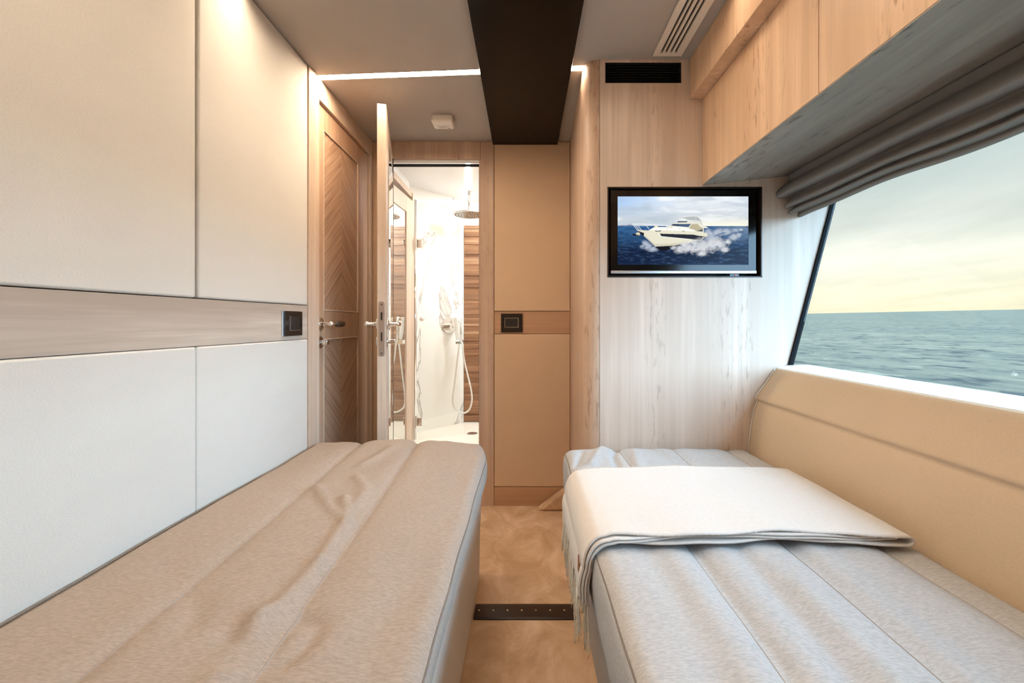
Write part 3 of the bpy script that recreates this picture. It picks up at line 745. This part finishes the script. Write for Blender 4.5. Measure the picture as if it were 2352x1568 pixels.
    poly([(485,700), (585,735), (575,780), (520,735)], c(28, 30, 38)); poly([(470,740), (500,722), (530,735), (520,770), (480,772)], c(214, 206, 176)); poly([(430,742), (470,752), (540,775), (500,772), (432,768)], c(20, 20, 26))
    line([(425,612), (640,616), (880,634), (1180,660)], 8, c(232, 234, 238))
    for a_, b_ in (((430,614), (490,690)), ((455,614), (515,690)), ((485,614), (545,692)), ((600,618), (645,675)), ((880,636), (895,700)), ((1030,650), (1060,690))): line([a_, b_], 6, c(214, 220, 228))
    # bow spray
    puff([(980,930,35), (1060,950,60), (1160,930,80), (1270,940,95), (1380,920,110), (1490,890,90), (1580,880,80), (1350,1010,55), (1660,960,45), (1700,850,40), (1250,870,50), (1120,900,50)], c(226, 228, 232), 1, 90, .93)
    return np.clip(col, 0, 1)
nx, nz = 380, 198
gx, gz = np.meshgrid(np.arange(nx+1)/nx, np.arange(nz+1)/nz, indexing='ij')
acc = 0
for ox in (-.25, .25):
    for oz in (-.25, .25): acc = acc+picture(228+(gx+ox/nx)*1747, 240+(gz+oz/nz)*925)
img = acc/4
sm = MB().grid(lambda u, v: (sx0+(sx1-sx0)*u, YT+.0005, sz1+(sz0-sz1)*v), nx, nz)
m, nt, b = base_mat('screen_picture'); b.inputs['Base Color'].default_value = (0, 0, 0, 1); b.inputs['Roughness'].default_value = .3; b.inputs['Specular IOR Level'].default_value = .1
ca = nt.nodes.new('ShaderNodeAttribute'); ca.attribute_name = 'picture'; nt.links.new(ca.outputs['Color'], b.inputs['Emission Color']); b.inputs['Emission Strength'].default_value = 1.0
so_ = build('screen', sm, m, t, label='lit screen showing a white motor yacht speeding across blue sea')
at_ = so_.data.color_attributes.new('picture', 'FLOAT_COLOR', 'POINT')
flat = np.ones(((nx+1)*(nz+1), 4)); flat[:, :3] = img.reshape(-1, 3); at_.data.foreach_set('color', flat.ravel())

# ================================================================== DOOR IN THE LEFT WALL (closed)
tr = MB().box(-.871, -.826, 1.743, 1.800, FL, CEIL-.001).box(-.871, -.829, 1.800, 1.812, FL, CEIL-.001).box(-.871, -.832, 1.812, 1.845, FL, CEIL-.001)
tr.box(-.871, -.829, 1.845, 2.478, .905, CEIL-.001).box(-.871, -.829, 2.445, 2.478, FL, .905)
struct('trim_3', tr, M['wood_leaf'], bevel=.002)['label'] = 'wood casing around the closed door in the left wall'
d = struct_empty('door_1', (-.86, 2.15, FL), 'closed wood door with chevron veneer panels in the left wall of the passage')
ya, yb = 1.848, 2.442
XD = -.842
def leafbox(mb, a, b_, z0, z1, x=XD): return mb.box(-.870, x, a, b_, z0, z1)
mb = MB(); leafbox(mb, ya, 1.906, FL+.005, .900); leafbox(mb, 2.305, yb, FL+.005, .900)
leafbox(mb, 1.906, 2.305, .812, .900); leafbox(mb, 1.906, 2.305, -.065, .052); leafbox(mb, 1.906, 2.305, FL+.005, -.86)
build('door_frame', mb, M['wood_door'], d, bevel=.002)
cy = (1.906+2.305)/2-2.15
build('upper_panel', MB().box(-.868, -.848, 1.906, 2.305, .052, .812), chevron('chevron_veneer_up', 1, cy), d)
build('lower_panel', MB().box(-.868, -.848, 1.906, 2.305, -.86, -.065), chevron('chevron_veneer_down', -1, cy), d)
mo = MB()
for z0, z1 in ((.052, .812), (-.86, -.065)):
    w = .006
    mo.box(-.85, -.8405, 1.906, 1.906+w, z0, z1).box(-.85, -.8405, 2.305-w, 2.305, z0, z1).box(-.85, -.8405, 1.906+w, 2.305-w, z0, z0+w).box(-.85, -.8405, 1.906+w, 2.305-w, z1-w, z1)
build('moulding', mo, M['wood_leaf'], d, bevel=.002)
def lever(parent, p, n, tdir, grip=True, L=.125):
    p = Vector(p); n = Vector(n).normalized(); tdir = Vector(tdir).normalized()
    h = build('door_handle', MB().disc(p, n, .026, .006, 28).tube([p+n*.006, p+n*.018, p+n*.034, p+n*.046, p+n*.052], [.012, .0095, .008, .0095, .006], 16)
              .tube([p+n*.045-tdir*.006, p+n*.045+tdir*.03, p+n*.044+tdir*.05], [.0095, .0075, .0085], 16), M['chrome'], parent, smooth=True)
    a = [p+n*.044+tdir*(.046+(L-.046)*i/9) for i in range(10)]
    rs = [.0085, .012, .0135, .014, .014, .014, .014, .0135, .012, .006]
    build('grip', MB().tube(a, rs, 16), M['grip'] if grip else M['chrome'], h, smooth=True)
def turn(parent, p, n, tdir):
    p = Vector(p); n = Vector(n).normalized(); tdir = Vector(tdir).normalized()
    k = MB().disc(p, n, .025, .005, 28).disc(p+n*.005, n, .011, .014, 20, .009)
    up = Vector((0, 0, 1)); c = p+n*.024
    vs = [c+n*a*.011+tdir*b_*.014+up*e*.010 for a in (-1, 1) for b_ in (-1, 1) for e in (-1, 1)]
    k.add(vs, [(0,1,3,2), (4,6,7,5), (0,4,5,1), (2,3,7,6), (0,2,6,4), (1,5,7,3)])
    build('thumb_turn', k, M['chrome'], parent, bevel=.003)
lever(d, (XD, 1.872, -.003), (1, 0, 0), (0, 1, 0), True, .135)
turn(d, (XD, 1.872, -.079), (1, 0, 0), (0, 1, 0))

# ================================================================== BATHROOM DOORWAY AND OPEN DOOR
tr = MB().box(-.240, -.168, 2.474, 2.491, FL, CEIL-.001).box(-.752, -.241, 2.474, 2.491, .892, CEIL-.001).box(-.248, -.240, 2.478, 2.56, FL, .892)
struct('trim_4', tr, M['wood_v'], bevel=.0015)['label'] = 'wood casing around the bathroom doorway'
struct('trim_5', MB().box(-.752, -.248, 2.487, 2.50, .878, .8915), M['white'])['label'] = 'pale inner lip along the top of the bathroom doorway'
struct('trim_6', MB().box(-.752, -.2485, 2.51, 2.54, .872, .8775).box(-.2525, -.2485, 2.51, 2.54, FL, .872), M['gasket'])['label'] = 'dark seal lining the bathroom doorway'
d = struct_empty('door_2', (-.66, 2.16, FL), 'wood bathroom door standing open into the passage, seen edge on')
n0 = Vector((-.569, 1.87)); n1 = Vector((-.712, 2.456)); tt = (n1-n0).normalized(); nr = Vector((tt.y, -tt.x))   # nr points to +x
th = .036
n0b, n1b = n0-nr*th, n1-nr*th
build('leaf', MB().prism([tuple(n0), tuple(n1), tuple(n1b), tuple(n0b)], 'z', FL+.012, .900), M['wood_leaf'], d, bevel=.002)
def onleaf(s0, s1, z0, z1, t0, t1):
    L = (n1-n0).length; a = n0+tt*s0*L; b_ = n0+tt*s1*L
    return MB().prism([tuple(a+nr*t0), tuple(b_+nr*t0), tuple(b_+nr*t1), tuple(a+nr*t1)], 'z', z0, z1)
build('mirror', onleaf(.22, .9, -.80, .78, 0, .004), M['mirror'], d)
build('edge_seal', onleaf(.96, 1.0, -.95, .88, 0, .004), M['gasket'], d)
# lock face plate on the leading edge
pc = (n0+n0b)/2; ed = -tt
def edgeplate(w, z0, z1, t0, t1):
    a = pc-nr*w/2+ed*t0; b_ = pc+nr*w/2+ed*t0
    return [(a.x, a.y), (b_.x, b_.y), (b_.x+ed.x*(t1-t0), b_.y+ed.y*(t1-t0)), (a.x+ed.x*(t1-t0), a.y+ed.y*(t1-t0))]
pl = MB(); o3 = Vector((pc.x, pc.y, 0)); e3 = Vector((ed.x, ed.y, 0)); r3 = Vector((nr.x, nr.y, 0))
zc0, zc1 = at(0, 818, 1.87)[1], at(0, 692, 1.87)[1]; wv_ = .0115
out = []
for i in range(9): a = math.pi*i/8; out.append((math.cos(a)*wv_, zc1-wv_+math.sin(a)*wv_))
for i in range(9): a = math.pi+math.pi*i/8; out.append((math.cos(a)*wv_, zc0+wv_+math.sin(a)*wv_))
k = len(out)
pl.add([o3+r3*x+Vector((0,0,z))+e3*.0 for x, z in out]+[o3+r3*x+Vector((0,0,z))+e3*.003 for x, z in out], [tuple(range(k)), tuple(range(2*k-1, k-1, -1))]+[(i, (i+1)%k, k+(i+1)%k, k+i) for i in range(k)])
lk = build('lock_plate', pl, M['steel'], d, smooth=False)
dk = MB()
for (za, zb, w) in ((at(0,735,1.87)[1], at(0,717,1.87)[1], .0035), (at(0,783,1.87)[1], at(0,763,1.87)[1], .0028)):
    q = [o3+r3*sx_*w+Vector((0,0,z))+e3*tq for sx_ in (-1, 1) for tq in (.0025, .0045) for z in (za, zb)]
    dk.add(q, [(0,1,3,2), (4,6,7,5), (0,4,5,1), (2,3,7,6), (0,2,6,4), (1,5,7,3)])
dk.disc(o3+e3*.0025+Vector((0,0,zc1-.013)), e3, .003, .0015, 12).disc(o3+e3*.0025+Vector((0,0,zc0+.013)), e3, .003, .0015, 12)
build('latch', dk, M['niche'], lk)
L3 = Vector((tt.x, tt.y, 0)); N3 = Vector((nr.x, nr.y, 0)); base = Vector((n0.x, n0.y, -.004))+L3*.045
lever(d, base, N3, L3, False, .11); lever(d, base-N3*th, -N3, L3, False, .11)
b2 = Vector((n0.x, n0.y, -.077))+L3*.045
turn(d, b2, N3, L3); build('lock_cover', MB().disc(b2-N3*th, -N3, .024, .006, 24), M['chrome'], d, smooth=True)

# far wall panels, rail, baseboard
GF = 'padded tan panels of the far wall'
tag(build('wall_panel', MB().box(-.1655, .2475, 2.476, 2.4915, .066, CEIL-.002), M['tan_fab'], bevel=.004, seg=3), 'tan fabric panel above the wood rail on the far wall, under the black ceiling panel', 'wall panel', GF)
tag(build('wall_panel', MB().box(-.1655, .2475, 2.476, 2.4915, -.890, -.060), M['tan_fab'], bevel=.004, seg=3), 'tan fabric panel below the wood rail on the far wall', 'wall panel', GF)
tag(build('wall_rail', MB().box(-.1655, .2475, 2.479, 2.4915, -.0575, .0635), M['wood_x'], bevel=.001), 'short wood rail across the far wall between two tan panels', 'rail')
struct('baseboard_far', MB().box(-.1655, .2475, 2.474, 2.4915, FL+.0005, -.892), M['wood_x'], bevel=.001)

# ================================================================== SWITCHES
t = thing('light_switch', 'black square light switch on the left wall rail beside the closed door', 'light switch', (-.832, 1.622, -.045))
build('edge_frame', MB().box(-.8318, -.827, 1.557, 1.687, -.046, .044), M['steel'], t, bevel=.001)
build('plate', MB().box(-.828, -.8235, 1.562, 1.687, -.0445, .0425), M['switch'], t, bevel=.0015)
build('rocker', MB().box(-.8245, -.821, 1.596, 1.664, -.024, .0235), M['switch2'], t, bevel=.001)
rm = MB().box(-.8238, -.8215, 1.5925, 1.5955, -.0265, .026).box(-.8238, -.8215, 1.5955, 1.6655, -.0265, -.0245)
build('rocker_rim', rm, M['steel'], t)
x0_, z1_ = at(1151, 720, 2.479); x1_, z0_ = at(1200, 763, 2.479)
t = thing('light_switch', 'black light switch with a thin pale outline on the far wall rail', 'light switch', ((x0_+x1_)/2, 2.478, z0_))
build('plate', MB().box(x0_, x1_, 2.471, 2.4785, z0_, z1_), M['switch'], t, bevel=.0012)
a0, c1_ = at(1159, 730, 2.471); a1, c0_ = at(1191, 752, 2.471)
build('rocker', MB().box(a0+.002, a1-.002, 2.469, 2.472, c0_+.002, c1_-.002), M['switch2'], t)
rm = MB().box(a0, a1, 2.4695, 2.4712, c1_-.0018, c1_).box(a0, a1, 2.4695, 2.4712, c0_, c0_+.0018).box(a0, a0+.0018, 2.4695, 2.4712, c0_, c1_).box(a1-.0018, a1, 2.4695, 2.4712, c0_, c1_)
build('rocker_rim', rm, M['brass'], t)

# ================================================================== BATHROOM
BC = .965; BF = -.78
struct('ceiling_bathroom', MB().box(-1.1, .5, 2.56, 3.75, BC, BC+.03), M['white'])
struct('floor_bathroom', MB().box(-1.1, .5, 2.56, 3.75, BF-.22, BF), M['ceramic'])
struct('wall_bathroom_left', MB().box(-.90, -.79, 2.56, 3.12, BF, BC), M['white'])
struct('wall_bathroom_right', MB().box(.3, .36, 2.56, 3.75, BF, BC), M['marble'])
struct('wall_bathroom_back', MB().box(-.52, .36, 3.60, 3.66, BF, BC), M['marble'])
struct('wall_shower_side', MB().prism([(-.48, 3.575), (-.90, 3.105), (-.98, 3.16), (-.56, 3.64), (-.48, 3.64)], 'z', BF, BC), M['marble'])
sl = MB(); rnd = random.Random(8); z = BF+.004
while z < .765:
    h_ = rnd.choice((.012, .018, .026, .034)); z2 = min(z+h_, .77); sl.box(-.478, .299, 3.583+rnd.choice((0, .004, .008)), 3.599, z, z2-.0005); z = z2
tag(build('slatted_panel', sl, M['slat']), 'brown wooden panel of stacked horizontal slats on the shower back wall', 'wall panel')
# mirrored door on the left side of the bathroom
d = struct_empty('door_3', (-.74, 2.8, BF), 'mirrored wood door on the left side of the bathroom')
q0 = Vector((-.757, 2.60)); q1 = Vector((-.731, 2.998)); tq_ = (q1-q0).normalized(); nq = Vector((tq_.y, -tq_.x)); Lq = (q1-q0).length
def onq(s0, s1, z0, z1, t0, t1):
    a = q0+tq_*s0*Lq; b_ = q0+tq_*s1*Lq
    return MB().prism([tuple(a+nq*t0), tuple(b_+nq*t0), tuple(b_+nq*t1), tuple(a+nq*t1)], 'z', z0, z1)
fb = MB()
for args in ((0, .05, BF+.01, .80), (.64, 1.0, BF+.01, .80), (.05, .64, .70, .80), (.05, .64, BF+.01, BF+.05)):
    g = onq(*args, -.025, 0); fb.add(g.v, g.f)
build('door_frame', fb, M['wood_leaf'], d, bevel=.002)
build('mirror', onq(.05, .64, BF+.05, .70, -.01, -.006), M['mirror'], d)
tr = MB().box(-.788, -.738, 3.003, 3.04, BF, .86).box(-.788, -.745, 2.57, 3.04, .83, .87).box(-.788, -.745, 2.565, 2.59, BF, .86)
struct('trim_7', tr, M['wood_leaf'], bevel=.003)['label'] = 'wood casing around the mirrored door in the bathroom'
tag(build('chrome_post', MB().tube([(-.738, 3.065, BF), (-.738, 3.065, .83)], .011, 16), M['chrome'], smooth=True), 'tall slim chrome post beside the shower glass', 'post')
# shower glass door
t = thing('shower_door', 'frameless clear glass shower door with small chrome hinges', 'shower door', (-.55, 3.0, BF))
gx0, gx1 = at(960, 0, 3.0)[0], at(1065, 0, 3.16)[0]
ga_ = Vector((gx0, 3.0)); gb_ = Vector((gx1, 3.16)); gn = Vector((.16, -(gx1-gx0))).normalized()
build('glass', MB().prism([tuple(ga_), tuple(gb_), tuple(gb_+gn*.008), tuple(ga_+gn*.008)], 'z', BF+.01, .80), M['showerglass'], t)
for zz in (at(0, 560, 3.0)[1], at(0, 975, 3.0)[1]+.02):
    build('hinge', MB().box(gx0-.012, gx0+.028, 2.985, 3.0, zz-.028, zz+.028).box(gx0-.016, gx0-.004, 2.98, 3.02, zz-.04, zz+.04), M['chrome'], t, bevel=.003)
build('knob', MB().tube([(gx0+.035, 2.99, .026), (gx0+.035, 2.972, .026), (gx0+.035, 2.965, .026), (gx0+.035, 2.945, .026)], [.008, .008, .014, .013], 20), M['chrome'], t, smooth=True)
# rain shower head
hx, hz = at(1078, 493, 3.3)
t = thing('rain_shower', 'round chrome rain shower under the bathroom ceiling', 'shower', (hx, 3.3, hz))
build('shower_head', MB().tube([(hx, 3.3, hz-.003), (hx, 3.3, hz), (hx, 3.3, hz+.006), (hx, 3.3, hz+.012)], [.112, .116, .116, .10], 48), M['steel'], t, smooth=False)
build('ceiling_arm', MB().tube([(hx, 3.3, hz+.012), (hx, 3.3, BC-.001)], .012, 16).disc((hx, 3.3, BC-.009), (0, 0, 1), .03, .008), M['chrome'], t, smooth=True)
nb = MB()
for r_, cnt in ((.02, 6), (.04, 13), (.06, 19), (.08, 26), (.1, 32)):
    for k_ in range(cnt):
        a = 2*math.pi*k_/cnt; nb.disc((hx+r_*math.cos(a), 3.3+r_*math.sin(a), hz-.0028), (0, 0, -1), .003, .005, 6)
build('nozzle', nb, M['plastic_mark'], t)['kind'] = 'stuff'
# mixer, hand shower and hose on the marble
nm_ = Vector((.66, -.75, 0)).normalized(); nm_ = Vector((.745, -.667, 0)).normalized()
tm = Vector((.667, .745, 0)).normalized()
mc = Vector((-.580, 3.460, -.013))+nm_*.001
t = thing('shower_mixer', 'round chrome shower mixer on the marble wall with its lever handle', 'shower mixer', tuple(mc))
build('plate', MB().disc(mc, nm_, .062, .008, 40), M['chrome'], t, smooth=False)
build('knob', MB().disc(mc+nm_*.008-Vector((0,0,.015)), nm_, .026, .04, 24), M['chrome'], t, smooth=False)
build('lever', MB().tube([mc+nm_*.046-Vector((0,0,.015)), mc+nm_*.05+tm*.03-Vector((0,0,.01)), mc+nm_*.05+tm*.055+Vector((0,0,.03))], [.008, .007, .006], 10), M['chrome'], t, smooth=True)
hd = Vector((at(1050, 0, 3.38)[0], 3.38, -.04))
t = thing('hand_shower', 'white and chrome hand shower in its holder with a hanging looped hose', 'hand shower', tuple(hd))
build('holder', MB().box(hd.x-.012, hd.x+.04, hd.y-.01, hd.y+.06, hd.z-.115, hd.z-.085), M['chrome'], t, bevel=.003)
hs = MB().prism([(hd.x-.022, .085+hd.z), (hd.x+.008, .085+hd.z), (hd.x+.014, -.08+hd.z), (hd.x-.004, -.085+hd.z), (hd.x-.018, -.01+hd.z)], 'y', hd.y-.022, hd.y+.004)
build('handset', hs, M['white'], t, bevel=.006, seg=3)
build('wand', MB().tube([(hd.x+.028, hd.y-.01, hd.z+.09), (hd.x+.03, hd.y-.01, hd.z-.10)], .009, 14), M['chrome'], t, smooth=True)
hose_px = [(1055, 790), (1050, 830), (1044, 880), (1040, 915), (1043, 935), (1054, 945), (1066, 948), (1078, 940), (1084, 920), (1082, 895), (1074, 860), (1066, 825), (1061, 785)]
pts = [Vector((at(x, y, 3.37)[0], 3.37, at(x, y, 3.37)[1])) for x, y in hose_px]
dense = []
for i in range(len(pts)-1):
    p0, p1, p2, p3 = pts[max(i-1, 0)], pts[i], pts[i+1], pts[min(i+2, len(pts)-1)]
    for q in range(6):
        s = q/6; dense.append(.5*((2*p1)+(p2-p0)*s+(2*p0-5*p1+4*p2-p3)*s*s+(3*p1-p0-3*p2+p3)*s**3))
dense.append(pts[-1])
build('hose', MB().tube(dense, .0062, 10), M['hose'], t, smooth=True)
dx_, _ = at(1085, 0, 3.21)
tag(build('floor_drain', MB().disc((dx_, 3.21, BF+.0005), (0, 0, 1), .036, .004, 28), M['steel'], smooth=False), 'round dark metal drain in the shower floor', 'drain')
# bathroom light strip, then unseen downlights added to brighten the room
o = build('light_strip', MB().prism([(-.345, 2.66), (-.318, 2.66), (-.425, 3.56), (-.455, 3.56)], 'z', BC-.003, BC-.0005), M['bathstrip']); tag(o, 'bright light strip along the bathroom ceiling above the shower', 'light')
for (lx, ly) in ((-.02, 2.95), (-.02, 3.35)):
    t = thing('added_ceiling_light', 'added unseen bathroom fill light, a round white ceiling disc nearer the doorway' if ly < 3.1 else 'added unseen bathroom fill light, a round white ceiling disc farther in, beside the shower', 'light', (lx, ly, BC-.01), 'added bathroom fill lights')
    build('rim', MB().disc((lx, ly, BC-.008), (0, 0, 1), .075, .0075, 32), M['white'], t)
    build('lens', MB().disc((lx, ly, BC-.010), (0, 0, 1), .062, .0018, 32), M['bathfill'], t)
